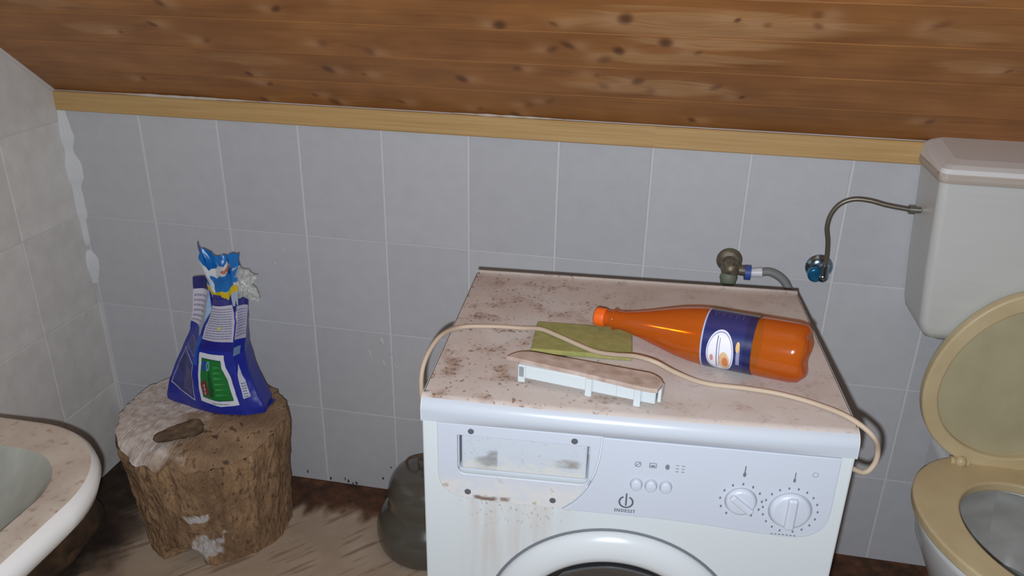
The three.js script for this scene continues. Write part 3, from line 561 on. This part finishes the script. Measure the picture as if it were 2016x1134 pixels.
// ---------------------------------------------------------------- toilet
{
  const t = thing('toilet', 'white toilet with yellowed seat and raised lid at the right', 'toilet', [TCX, 0, 0.12]);
  const yel = phy({ map: tex(256, 256, (u, v) => mixc([202, 180, 138], [214, 196, 156], clamp(0.5 + 1.2 * fbm(u * 5, v * 5, 3, 4)))), roughness: 0.45 });
  const yelIn = phy({ map: tex(256, 256, (u, v) => mixc([184, 174, 140], [196, 186, 152], clamp(0.5 + 1.2 * fbm(u * 6, v * 6, 3, 4)))), roughness: 0.45 });
  const cer = phy({ color: 0xdadbdc, roughness: 0.18 });
  // egg outline, z forward from the hinge
  const egg = (w, L, z0, u) => { const a = u * 2 * PI, c = cos(a), s = sin(a); const zz = (1 - c) / 2; const k = 1 + 0.16 * c; return [w * s * Math.pow(k, 0.7) / 1.0, z0 + L * zz]; };
  const ring = (w, L, z0, n = 72) => { const P = []; for (let i = 0; i < n; i++) P.push(egg(w, L, z0, i / n)); return P; };
  // bowl: outside lofted from foot to rim, inside down to the water
  const rows = [[0.0, 0.115, 0.34, 0.10], [0.02, 0.112, 0.335, 0.10], [0.10, 0.10, 0.30, 0.09], [0.2, 0.115, 0.33, 0.07], [0.28, 0.15, 0.39, 0.05], [0.34, 0.178, 0.435, 0.035], [0.385, 0.188, 0.455, 0.03], [0.40, 0.186, 0.453, 0.031], [0.402, 0.17, 0.42, 0.045], [0.40, 0.135, 0.34, 0.085], [0.39, 0.128, 0.325, 0.09], [0.34, 0.12, 0.30, 0.10], [0.27, 0.095, 0.24, 0.12], [0.2, 0.055, 0.14, 0.17], [0.17, 0.03, 0.07, 0.2], [0.165, 0.001, 0.002, 0.235]];
  const bl = (R) => grid(72, R.length - 1, (u, v) => { const [y, w, L, z0] = R[Math.round(v * (R.length - 1))]; const [x, z] = egg(w, L, z0, u); return [x, y, z]; }, true);
  mesh('bowl', bl(rows.slice(0, 11)), cer, t).material.side = THREE.DoubleSide;
  mesh('bowl_inside', bl(rows.slice(10)), phy({ map: tex(256, 256, (u, v) => { const n = fbm(u * 9, v * 7, 3, 4); return mixc([150, 148, 142], [176, 176, 172], clamp(0.5 + 1.2 * n)); }), roughness: 0.25, side: THREE.DoubleSide }), t, 'limescale grey inside of the bowl');
  const water = ring(0.085, 0.21, 0.135); mesh('water', new THREE.ShapeGeometry(shapeOf(water.map(([x, z]) => [x, -z]))).rotateX(-PI / 2).translate(0, 0.245, 0), phy({ color: 0x8a9090, roughness: 0.03 }), t);
  // rear deck that carries the hinges
  mesh('deck', rbox(-0.085, 0.085, 0.31, 0.398, -0.105, 0.075, 0.018, 4), cer, t);
  // seat ring
  {
    const s = shapeOf(ring(0.2, 0.475, 0.02)); s.holes.push(new THREE.Path(ring(0.122, 0.325, 0.118).map(([x, z]) => new THREE.Vector2(x, z))));
    const g = extr(s, 0.012, 0.005, 4).rotateX(PI / 2).translate(0, 0.424, 0);
    planar(g, 0, -0.2, 0.4, 2, 0, 0.5);
    mesh('seat', g, yel, t, 'yellowed plastic seat');
  }
  // raised lid leaning on the cistern, its hollow underside to the front
  {
    const lid = new THREE.Group(); lid.name = 'lid'; lid.position.set(0, 0.432, 0.05); lid.rotation.x = 0.03; t.add(lid);
    const P = ring(0.181, 0.415, -0.012), Q = ring(0.150, 0.345, 0.02);
    const flat = (y) => y;
    const s = shapeOf(P); // x, y = up
    const shell = extr(s, 0.004, 0.002, 2).translate(0, 0, -0.010);
    planar(shell, 0, -0.19, 0.38, 1, 0, 0.43);
    mesh('panel', shell, yelIn, lid);
    const s2 = shapeOf(P); s2.holes.push(new THREE.Path(Q.map(([x, z]) => new THREE.Vector2(x, z))));
    const rim = extr(s2, 0.010, 0.005, 4).translate(0, 0, -0.004);
    planar(rim, 0, -0.19, 0.38, 1, 0, 0.43);
    mesh('rim', rim, yel, lid, 'raised yellow border of the lid');
    for (const x of [-0.075, 0.075]) mesh('hinge', mergeGeometries([new THREE.CylinderGeometry(0.011, 0.011, 0.036, 20).rotateZ(PI / 2).translate(x, -0.004, 0.006), new THREE.SphereGeometry(0.012, 16, 10).translate(x, 0.004, 0.016)]), yel, lid);
  }
}

// ---------------------------------------------------------------- chopping stump
{
  const t = thing('wood_stump', 'rough chopping stump with white paint smears in the corner', 'stump', [-1.045, 0, 0.235]);
  const H = 0.36;
  const ctr = (v) => [lerp(-0.01, 0.012, v), lerp(-0.018, 0.018, v)];
  const rad = (a, v) => {
    let r = lerp(0.180, 0.203, v) * (1 + 0.05 * sin(2 * a + 0.6) + 0.03 * sin(3 * a + 2));
    r += 0.010 * fbm(cos(a) * 3, v * 1.6, sin(a) * 3, 3) + 0.012 * fbm(cos(a) * 8, v * 4, sin(a) * 8, 3) + 0.003 * fbm(cos(a) * 24, v * 12, sin(a) * 24, 2);
    // hollow split at the foot of the front
    const d = Math.abs(((a - 1.55 + 3 * PI) % (2 * PI)) - PI);
    r -= 0.09 * (1 - sst(0.06, 0.34, d)) * (1 - sst(0.03, 0.2, v));
    r -= 0.012 * sst(0.93, 1.0, v) * (0.5 + 1.2 * fbm(cos(a) * 5, 3, sin(a) * 5, 3));
    return r;
  };
  const topY = (a, k) => H - 0.002 + 0.006 * fbm(cos(a) * 3 * k, 4, sin(a) * 3 * k, 4) - 0.05 * Math.pow(k, 4) * sst(0.35, 0.95, sin(a + 0.25)) * (0.8 + 0.8 * fbm(cos(a) * 6, k * 4, sin(a) * 6, 3)) ; // front right edge is chewed lower
  // a: 0 = +x, pi/2 = +z (toward the viewer)
  const P = (u, v) => { const a = u * 2 * PI, r = rad(a, v), c = ctr(v); return [c[0] + r * cos(a), v * topY(a, 1), c[1] + r * sin(a)]; };
  const sg = grid(220, 70, (u, v) => P(1 - u, v), true);
  const sideT = tex(1024, 512, (u, v) => {
    const a = (1 - u) * 2 * PI, X = cos(a), Z = sin(a);
    const s = fbm(X * 8, v * 1.2, Z * 8, 4), m = fbm(X * 3, v * 3, Z * 3, 4), f = fbm(X * 24, v * 14, Z * 24, 4), g = fbm(X * 60, v * 60, Z * 60, 2);
    let c = mixc([124, 96, 70], [178, 144, 108], clamp(0.5 + 0.9 * s + 0.6 * m + 0.25 * g));
    c = mixc(c, [80, 58, 42], sst(0.10, 0.40, f + 0.3 * s) * 0.6);
    c = mixc(c, [170, 132, 92], sst(0.14, 0.4, m + 0.4 * g) * 0.5);
    // white paint: two smears on the front
    const d1 = Math.hypot((a - 1.24) / 0.15, (v - 0.52) / 0.05), d2 = Math.hypot((a - 1.26 + (v - 0.16) * 0.9) / 0.24, (v - 0.20) / 0.16);
    const w = Math.max(1 - sst(0.6, 1.1, d1 + 1.3 * fbm(X * 16, v * 14, Z * 16, 3)), 1 - sst(0.55, 1.1, d2 + 1.3 * fbm(X * 12, v * 10, Z * 12, 3)));
    return mixc(c, [205, 205, 208], w * 0.85);
  });
  const bmp = tex(1024, 512, (u, v) => { const a = (1 - u) * 2 * PI, X = cos(a), Z = sin(a); return 128 + 220 * fbm(X * 20, v * 11, Z * 20, 4) + 60 * fbm(X * 80, v * 60, Z * 80, 2); }, false);
  mesh('bark', sg, std({ map: sideT, roughness: 0.95, bumpMap: bmp, bumpScale: 0.006, side: THREE.DoubleSide }), t, 'rough brown sides');
  const tg = grid(120, 36, (u, v) => { const a = u * 2 * PI, k = 1 - v, r = rad(a, 1) * k, c = ctr(1); return [c[0] + r * cos(a), topY(a, k), c[1] + r * sin(a)]; }, true);
  planar(tg, 0, -0.2, 0.46, 2, -0.2, 0.46);
  const topT = tex(512, 512, (u, v) => {
    const x = -0.2 + u * 0.46, z = -0.2 + v * 0.46;
    const n = fbm(x * 14, z * 14, 2, 4), f = fbm(x * 60, z * 60, 5, 3);
    let c = mixc([128, 102, 76], [172, 142, 110], clamp(0.5 + 1.2 * n + 0.5 * f));
    c = mixc(c, [66, 46, 34], sst(0.15, 0.35, f + 0.4 * n) * 0.7);
    const w = sst(0.04, 0.12, 0.095 - x * 0.9 - 0.25 * Math.max(0, -z - 0.06) + 0.10 * n) * 0.9;
    return mixc(c, mixc([222, 214, 208], [188, 172, 158], clamp(0.4 + 1.6 * f)), clamp(w));
  });
  mesh('cut_top', tg, std({ map: topT, roughness: 0.95, side: THREE.DoubleSide, bumpMap: bmp, bumpScale: 0.003 }), t, 'top smeared with white paint');
}
{ // billet lying on the stump
  const m = mesh('wood_stick', grid(24, 20, (u, v) => {
    const a = u * 2 * PI, e = Math.pow(Math.max(0.0001, 1 - Math.pow(Math.abs(2 * v - 1), 6)), 0.5), r = lerp(0.013, 0.025, v) * e * (1 + 0.35 * fbm(cos(a) * 2, v * 5, sin(a) * 2, 3));
    return [lerp(0, 0.115, v), 0.85 * r * cos(a) + 0.014, r * sin(a)];
  }, true), std({ map: tex(128, 128, (u, v) => mixc([70, 54, 40], [116, 94, 72], clamp(0.5 + 1.3 * fbm(u * 10, v * 5, 3, 4)))), roughness: 0.95, side: THREE.DoubleSide }), scene);
  m.userData = { label: 'short brown stick lying on top of the white smeared stump', category: 'stick' };
  m.position.set(-1.066, 0.358, 0.406); m.rotation.y = 0.80;
}
{ // dark chunk of firewood by the left wall
  const m = mesh('firewood_chunk', grid(48, 30, (u, v) => {
    const a = u * 2 * PI, e = Math.pow(Math.max(0.00001, 1 - Math.pow(Math.abs(2 * v - 1), 8)), 0.5);
    const r = 0.078 * e * (1 + 0.25 * fbm(cos(a) * 2, v * 4, sin(a) * 2, 4));
    return [r * cos(a) * 1.05, 0.062 + Math.max(-0.061, 0.8 * r * sin(a)), lerp(-0.2, 0.24, v)];
  }, true), std({ map: tex(256, 256, (u, v) => mixc([40, 29, 20], [84, 62, 42], clamp(0.5 + 1.3 * fbm(u * 9, v * 9, 3, 4)))), roughness: 1, side: THREE.DoubleSide }), scene);
  m.userData = { label: 'dark dirty chunk of firewood on the floor below the basin', category: 'firewood' };
  m.position.set(-1.372, 0, 0.50); m.rotation.y = 0.0;
}

// ---------------------------------------------------------------- detergent bag on the stump
{
  const t = thing('detergent_bag', 'crumpled blue detergent bag standing on the stump', 'bag');
  const Y0 = 0.3605;
  // [y, left, creaseB, creaseC, right, z of left, B, C, right, back]
  const rows = [
    [Y0, -1.146, -1.040, -0.920, -0.880, 0.222, 0.252, 0.247, 0.226, 0.165],
    [Y0 + 0.015, -1.146, -1.042, -0.925, -0.880, 0.222, 0.254, 0.248, 0.226, 0.160],
    [Y0 + 0.055, -1.136, -1.045, -0.932, -0.902, 0.216, 0.252, 0.244, 0.218, 0.155],
    [Y0 + 0.10, -1.116, -1.046, -0.938, -0.921, 0.208, 0.246, 0.238, 0.208, 0.15],
    [Y0 + 0.15, -1.092, -1.040, -0.944, -0.930, 0.2, 0.238, 0.23, 0.2, 0.15],
    [Y0 + 0.19, -1.072, -1.026, -0.940, -0.926, 0.196, 0.232, 0.222, 0.192, 0.155],
    [Y0 + 0.235, -1.058, -1.008, -0.936, -0.919, 0.194, 0.224, 0.215, 0.19, 0.16],
    [Y0 + 0.27, -1.050, -0.996, -0.938, -0.914, 0.193, 0.217, 0.21, 0.188, 0.165],
    [Y0 + 0.30, -1.046, -0.990, -0.940, -0.912, 0.192, 0.212, 0.206, 0.188, 0.17]];
  const at = (v) => { const y = Y0 + 0.30 * v; let i = 0; while (i < rows.length - 2 && y > rows[i + 1][0]) i++; const k = (y - rows[i][0]) / (rows[i + 1][0] - rows[i][0]); return rows[i].map((a, j) => lerp(a, rows[i + 1][j], k)); };
  const g = grid(120, 64, (u, v) => {
    const [y, L, B, C, Rr, zl, zb, zc, zr, zk] = at(v);
    let x, z; const cr = 0.006 * sst(0.5, 0.9, v);
    if (u < 0.22) { const k = u / 0.22; x = lerp(L, B, k); z = lerp(zl, zb, k) - 0.02 * sst(0.45, 1, v) * sin(PI * k) ; }
    else if (u < 0.58) { const k = (u - 0.22) / 0.36; x = lerp(B, C, k); z = lerp(zb, zc, k) + 0.008 * sin(PI * k); }
    else if (u < 0.72) { const k = (u - 0.58) / 0.14; x = lerp(C, Rr, k); z = lerp(zc, zr, k) - 0.008 * sst(0.4, 1, v) * sin(PI * k); }
    else if (u < 0.78) { const k = (u - 0.72) / 0.06; x = lerp(Rr, Rr - 0.012, k); z = lerp(zr, zk, k); }
    else if (u < 0.94) { const k = (u - 0.78) / 0.16; x = lerp(Rr - 0.012, L + 0.012, k); z = zk - 0.01 * sin(PI * k); }
    else { const k = (u - 0.94) / 0.06; x = lerp(L + 0.012, L, k); z = lerp(zk, zl, k); }
    z += 0.004 * fbm(x * 26, y * 26, 2, 3); x += 0.003 * fbm(y * 30, u * 12, 7, 3);
    // ears of unequal height at the mouth
    let yy = y;
    if (v > 0.75) { const e = (v - 0.75) / 0.25; const top = u < 0.2 ? 0.028 : u < 0.26 ? -0.03 : u < 0.56 ? 0.0 : u < 0.6 ? -0.03 : u < 0.72 ? -0.01 : -0.012; yy += top * e; }
    // foot sags between the corners
    yy += 0.004 * (1 - sst(0, 0.1, v)) * 0;
    return [x, yy, z];
  }, true);
  { // heights of the printed fields on the pouch
    const ks = [[0, 0], [0.09, 0.09], [0.52, 0.46], [0.62, 0.59], [0.92, 0.88], [1, 1]], q = g.attributes.uv;
    for (let i = 0; i < q.count; i++) { const v = q.getY(i); let j = 0; while (j < 4 && v > ks[j + 1][0]) j++; q.setY(i, lerp(ks[j][1], ks[j + 1][1], (v - ks[j][0]) / (ks[j + 1][0] - ks[j][0]))); }
  }
  const bt = canvasTex(2048, 1024, (c, W, H) => {
    const X = (u) => u * W, Y = (v) => (1 - v) * H;
    c.fillStyle = '#1d2c98'; c.fillRect(0, 0, W, H);
    const poly = (pts, fill, stroke, lw) => { c.beginPath(); pts.forEach((p, i) => (i ? c.lineTo(X(p[0]), Y(p[1])) : c.moveTo(X(p[0]), Y(p[1])))); c.closePath(); if (fill) { c.fillStyle = fill; c.fill(); } if (stroke) { c.strokeStyle = stroke; c.lineWidth = lw; c.stroke(); } };
    const lines = (u0, u1, v0, v1, n, col) => { c.fillStyle = col; for (let i = 0; i < n; i++) { const v = lerp(v0, v1, (i + 0.5) / n); let u = u0; let q = i * 3 + 1; while (u < u1 - 0.004) { const w = 0.006 + 0.012 * ((q * 37) % 11) / 11; c.fillRect(X(u), Y(v), X(Math.min(w, u1 - u)), Math.max(4, H * 0.45 * (v1 - v0) / n)); u += w + 0.004; q++; } } };
    // left face: framed dim picture, pale text block above
    poly([[0.02, 0.16], [0.05, 0.44], [0.20, 0.36], [0.205, 0.09]], '#353a82', '#c3c8e2', 9);
    poly([[0.125, 0.15], [0.13, 0.33], [0.19, 0.30], [0.19, 0.13]], '#55527e');
    poly([[0.035, 0.30], [0.06, 0.41], [0.11, 0.38], [0.11, 0.25]], '#2a2e6a');
    poly([[0.06, 0.47], [0.09, 0.58], [0.20, 0.53], [0.20, 0.41]], '#3c4089', '#9aa0c8', 5);
    poly([[0.0, 0.68], [0.0, 0.89], [0.155, 0.89], [0.155, 0.66]], '#c9c6d2'); lines(0.012, 0.145, 0.69, 0.87, 6, '#8d889c');
    poly([[0.155, 0.64], [0.155, 0.93], [0.215, 0.93], [0.215, 0.6]], '#9fb9d6');
    poly([[0.0, 0.89], [0.0, 1], [0.16, 1], [0.16, 0.89]], '#26296a');
    // bright fold
    poly([[0.212, 0.0], [0.212, 0.62], [0.25, 0.62], [0.25, 0.0]], '#1c2f9e');
    poly([[0.205, 0.36], [0.205, 0.62], [0.25, 0.62], [0.25, 0.36]], '#2357b4');
    // front face: white frame, green panel
    poly([[0.262, 0.10], [0.258, 0.20], [0.272, 0.46], [0.50, 0.45], [0.505, 0.37], [0.535, 0.30], [0.56, 0.09], [0.42, 0.07]], '#dfe2ea');
    poly([[0.285, 0.135], [0.282, 0.22], [0.296, 0.42], [0.47, 0.41], [0.475, 0.35], [0.505, 0.28], [0.525, 0.125], [0.42, 0.115]], '#1e7a35', '#0f2f4a', 5);
    poly([[0.285, 0.15], [0.283, 0.24], [0.33, 0.27], [0.355, 0.15]], '#6d3a3c');
    for (let i = 0; i < 9; i++) { c.fillStyle = ['#a8433c', '#c9b7a0', '#7d2f35'][i % 3]; c.beginPath(); c.arc(X(0.295 + 0.018 * (i % 3)), Y(0.165 + 0.028 * Math.floor(i / 3)), 12, 0, 2 * PI); c.fill(); }
    poly([[0.345, 0.14], [0.36, 0.36], [0.385, 0.28], [0.385, 0.14]], '#17572c');
    for (let i = 0; i < 6; i++) poly([[0.40, 0.15 + i * 0.04], [0.50 - i * 0.006, 0.162 + i * 0.04], [0.40, 0.168 + i * 0.04]], '#3f9a55');
    poly([[0.30, 0.33], [0.305, 0.40], [0.345, 0.40], [0.34, 0.33]], '#2c4f9e');
    c.strokeStyle = '#8fc1e0'; c.lineWidth = 12; c.beginPath(); c.ellipse(X(0.355), Y(0.365), 22, 30, 0, 0, 2 * PI); c.stroke();
    lines(0.36, 0.48, 0.088, 0.102, 1, '#4c5d6c');
    poly([[0.25, 0.50], [0.25, 0.60], [0.57, 0.58], [0.57, 0.48]], '#1b1f86');
    poly([[0.255, 0.60], [0.255, 0.87], [0.57, 0.88], [0.57, 0.58]], '#c3c2d2'); lines(0.275, 0.55, 0.61, 0.86, 13, '#6d6d8c');
    c.fillStyle = '#cfc84e'; c.beginPath(); c.ellipse(X(0.42), Y(0.695), 34, 18, 0, 0, 2 * PI); c.fill();
    poly([[0.25, 0.87], [0.25, 1], [0.57, 1], [0.57, 0.88]], '#2c2b78'); lines(0.29, 0.52, 0.89, 0.95, 3, '#5a5a9c');
    // right face
    poly([[0.60, 0.13], [0.595, 0.30], [0.615, 0.38], [0.655, 0.26], [0.66, 0.14]], '#ccd0de'); lines(0.61, 0.65, 0.14, 0.25, 6, '#5d6894');
    poly([[0.58, 0.44], [0.58, 0.52], [0.66, 0.52], [0.66, 0.44]], '#6f8fb4');
    poly([[0.585, 0.60], [0.585, 0.88], [0.72, 0.88], [0.72, 0.58]], '#b3b2c6'); lines(0.60, 0.70, 0.62, 0.86, 10, '#77769a');
    poly([[0.575, 0.88], [0.575, 1], [0.72, 1], [0.72, 0.88]], '#2c2b78');
  });
  mesh('pouch', g, phy({ map: bt, roughness: 0.36, clearcoat: 0.3, clearcoatRoughness: 0.2, side: THREE.DoubleSide }), t, 'blue printed plastic pouch with a green picture panel');
  const s = grid(30, 8, (u, v) => { const r0 = rows[0]; const x = lerp(r0[1] + 0.003, r0[4] - 0.003, u), f = u < 0.4 ? lerp(r0[5], r0[6], u / 0.4) : lerp(r0[6], r0[8], (u - 0.4) / 0.6); return [x, Y0 + 0.0008, lerp(f - 0.002, r0[9], v)]; });
  mesh('base', s, std({ color: 0x1d2c98, roughness: 0.5, side: THREE.DoubleSide }), t);
}
{ // torn blue and yellow wrapper stuffed into the mouth of the bag
  const t = thing('torn_wrapper', 'torn blue and yellow plastic wrapper sticking out of the blue bag', 'wrapper', [-0.965, 0.592, 0.196]);
  const wt = canvasTex(512, 512, (c, W, H) => {
    c.fillStyle = '#b5c3d6'; c.fillRect(0, 0, W, H);
    c.fillStyle = '#2378c6'; c.fillRect(0, 0, W, H * 0.46);
    c.fillStyle = '#dfe5ea'; c.fillRect(W * 0.06, 0, W * 0.07, H * 0.6);
    c.fillStyle = '#164f8c'; c.fillRect(W * 0.3, H * 0.02, W * 0.06, H * 0.2);
    c.fillStyle = '#e3c62a'; c.beginPath(); c.moveTo(0, H * 0.46); for (let i = 0; i <= 20; i++) c.lineTo(W * i / 20, H * (0.46 + 0.03 * sin(i * 1.3))); for (let i = 20; i >= 0; i--) c.lineTo(W * i / 20, H * (0.58 + 0.03 * sin(i * 1.3 + 0.5))); c.fill();
    c.fillStyle = '#c98d92'; c.beginPath(); c.ellipse(W * 0.52, H * 0.72, 26, 40, 0.3, 0, 2 * PI); c.fill();
    c.fillStyle = '#4f6aa8'; c.beginPath(); c.ellipse(W * 0.28, H * 0.76, 16, 40, 0, 0, 2 * PI); c.fill();
    c.fillStyle = '#d9a25c'; c.beginPath(); c.ellipse(W * 0.30, H * 0.88, 22, 22, 0, 0, 2 * PI); c.fill();
    c.fillStyle = '#d9dde2'; c.beginPath(); c.ellipse(W * 0.22, H * 0.06, 50, 60, 0, 0, 2 * PI); c.fill();
    c.fillStyle = '#c9775a'; c.beginPath(); c.ellipse(W * 0.30, H * 0.10, 34, 18, 0, 0, 2 * PI); c.fill();
  });
  const film = phy({ map: wt, roughness: 0.3, transmission: 0.12, thickness: 0, side: THREE.DoubleSide });
  mesh('film', grid(72, 40, (u, v) => {
    const a = (1 - u) * 2 * PI + 2.75, r = lerp(0.017, 0.043, Math.pow(v, 0.8)) * (1 + 0.22 * sin(5 * a + 3 * v) * v + 0.6 * fbm(cos(a) * 2, v * 3, sin(a) * 2, 3));
    const top = 0.152 + 0.040 * Math.pow(Math.max(0, cos(a - 2.9)), 3) + 0.022 * Math.max(0, cos(a - 0.4)) - 0.028 * Math.max(0, sin(a)) + 0.02 * fbm(cos(a) * 4, 2, sin(a) * 4, 3);
    return [r * cos(a) * 1.05 - 0.004 * v, v * top, r * sin(a) * 0.55];
  }, true), film, t, 'blue film with a yellow stripe');
  const clear = phy({ color: 0xe4e6e2, roughness: 0.3, transmission: 0.45, thickness: 0, side: THREE.DoubleSide });
  mesh('clear_flap', grid(30, 30, (u, v) => [0.03 + 0.055 * u + 0.006 * sin(v * 7), 0.055 + 0.085 * v + 0.02 * u * (1 - v) + 0.012 * fbm(u * 4, v * 4, 2, 3) - 0.02 * u * u, 0.004 + 0.018 * fbm(u * 5, v * 5, 5, 3)]), clear, t, 'crumpled clear flap');
}

// ---------------------------------------------------------------- dark jug between wall and machine
{
  const t = thing('plastic_jug', 'dark olive glossy jug half hidden behind the left of the washing machine', 'jug', [-0.485, 0, 0.175]);
  t.scale.y = 0.88;
  const olive = phy({ color: 0x55524a, roughness: 0.24, clearcoat: 0.5, clearcoatRoughness: 0.1 });
  const pr = [[0, 0.0], [0.10, 0.0], [0.125, 0.01], [0.134, 0.04], [0.134, 0.075], [0.124, 0.105], [0.108, 0.128], [0.101, 0.145], [0.102, 0.165], [0.103, 0.185], [0.097, 0.212], [0.082, 0.235], [0.055, 0.250], [0.03, 0.256], [0.026, 0.262], [0.026, 0.285], [0.0, 0.286]];
  const c2 = new THREE.SplineCurve(pr.map((p) => new THREE.Vector2(p[0], p[1]))).getPoints(70).map((p) => { p.x = Math.max(0, p.x); return p; });
  mesh('body', new THREE.LatheGeometry(c2, 64), olive, t);
  const hb = std({ color: 0x5c4436, roughness: 0.6 });
  mesh('handle', tube([[-0.052, 0.245, 0.0], [-0.056, 0.262, 0.002], [-0.05, 0.276, 0.003], [-0.02, 0.293, 0.003], [0.01, 0.296, 0.0], [0.04, 0.282, -0.003], [0.055, 0.25, -0.004]], 0.0035, 60, 10), hb, t, 'thin brown carrying loop');
}

// ---------------------------------------------------------------- wash basin on the left wall
{
  const t = thing('wash_basin', 'dusty white ceramic wash basin at the lower left', 'basin', [XL + 0.006, 0, 0]);
  const Hh = 0.62;
  // outline in (x from the wall, z): straight to the wall, rounded toward the room
  const outline = (w0, z0, z1, x1, r, n) => { // closed loop; starts at the wall, far side
    const P = []; const cxs = x1 - r;
    P.push([w0, z0]);
    for (let i = 0; i <= n; i++) { const a = -PI / 2 + (i / n) * PI / 2; P.push([cxs + r * cos(a), z0 + r + r * sin(a)]); }
    for (let i = 0; i <= n; i++) { const a = (i / n) * PI / 2; P.push([cxs + r * cos(a), z1 - r + r * sin(a)]); }
    P.push([w0, z1]); return P;
  };
  const n = 20, X1 = 0.642;
  const resample = (P, m) => { const L = [0]; for (let i = 1; i <= P.length; i++) { const a = P[i - 1], b = P[i % P.length]; L.push(L[i - 1] + Math.hypot(a[0] - b[0], a[1] - b[1])); } return P; };
  const lay = [ // [y, wall x, z0, z1, x1, r]
    [Hh - 0.34, 0.0, 0.93, 1.13, 0.30, 0.09],
    [Hh - 0.22, 0.0, 0.86, 1.20, 0.44, 0.15],
    [Hh - 0.13, 0.0, 0.79, 1.27, 0.55, 0.19],
    [Hh - 0.065, 0.0, 0.738, 1.325, 0.615, 0.20],
    [Hh - 0.040, 0.0, 0.718, 1.345, 0.638, 0.205],
    [Hh - 0.022, 0.0, 0.711, 1.35, 0.642, 0.207],
    [Hh - 0.008, 0.0, 0.713, 1.348, 0.637, 0.203],
    [Hh - 0.001, 0.0, 0.718, 1.342, 0.626, 0.195],
    [Hh + 0.001, 0.02, 0.724, 1.335, 0.612, 0.185],
    [Hh - 0.004, 0.10, 0.790, 1.27, 0.572, 0.125],
    [Hh - 0.012, 0.112, 0.797, 1.26, 0.562, 0.12],
    [Hh - 0.06, 0.125, 0.815, 1.245, 0.530, 0.14],
    [Hh - 0.11, 0.16, 0.85, 1.21, 0.48, 0.12],
    [Hh - 0.135, 0.24, 0.93, 1.13, 0.40, 0.07],
    [Hh - 0.14, 0.31, 1.02, 1.04, 0.33, 0.008]];
  const loops = lay.map(([y, w, z0, z1, x1, r]) => outline(w, z0, z1, x1, r, n).map(([x, z]) => [x, y, z]));
  const cnt = loops[0].length;
  const bt = tex(512, 512, (u, v) => { const x = u * 0.7, z = 0.7 + v * 0.7, nn = fbm(x * 14, z * 14, 2, 4), f = fbm(x * 80, z * 80, 5, 3); return mixc(mixc([202, 190, 176], [184, 168, 152], clamp(0.5 + 1.3 * nn)), [150, 122, 104], sst(0.1, 0.4, f) * 0.5); });
  const inT = tex(256, 256, (u, v) => { const nn = fbm(u * 8, v * 8, 2, 4), f = fbm(u * 50, v * 50, 5, 3); return mixc([150, 152, 142], [176, 174, 164], clamp(0.5 + 1.3 * nn + 0.4 * f)); });
  const mk = (i0, i1) => { const g = grid(cnt, i1 - i0, (u, v) => loops[i0 + Math.round(v * (i1 - i0))][Math.round(u * cnt) % cnt], true); planar(g, 0, 0, 0.7, 2, 0.7, 0.7); return g; };
  mesh('outer_shell', mk(0, 7), phy({ color: 0xe2e0dd, roughness: 0.2, side: THREE.DoubleSide }), t, 'clean white outside');
  mesh('rim', mk(7, 9), std({ map: bt, roughness: 0.75, side: THREE.DoubleSide }), t, 'dusty tan rim');
  mesh('bowl', mk(9, 14), std({ map: inT, roughness: 0.6, side: THREE.DoubleSide }), t, 'grimy grey hollow');
  mesh('drain', lathe([[0, 0.004], [0.018, 0.004], [0.024, 0.001], [0.025, 0]], 28).translate(0.32, Hh - 0.139, 1.03), std({ color: 0x8a8a86, roughness: 0.35, metalness: 0.9 }), t);
}

scene.traverse((o) => { if (o.isMesh) { o.castShadow = true; o.receiveShadow = true; } });
renderer.render(scene, camera);
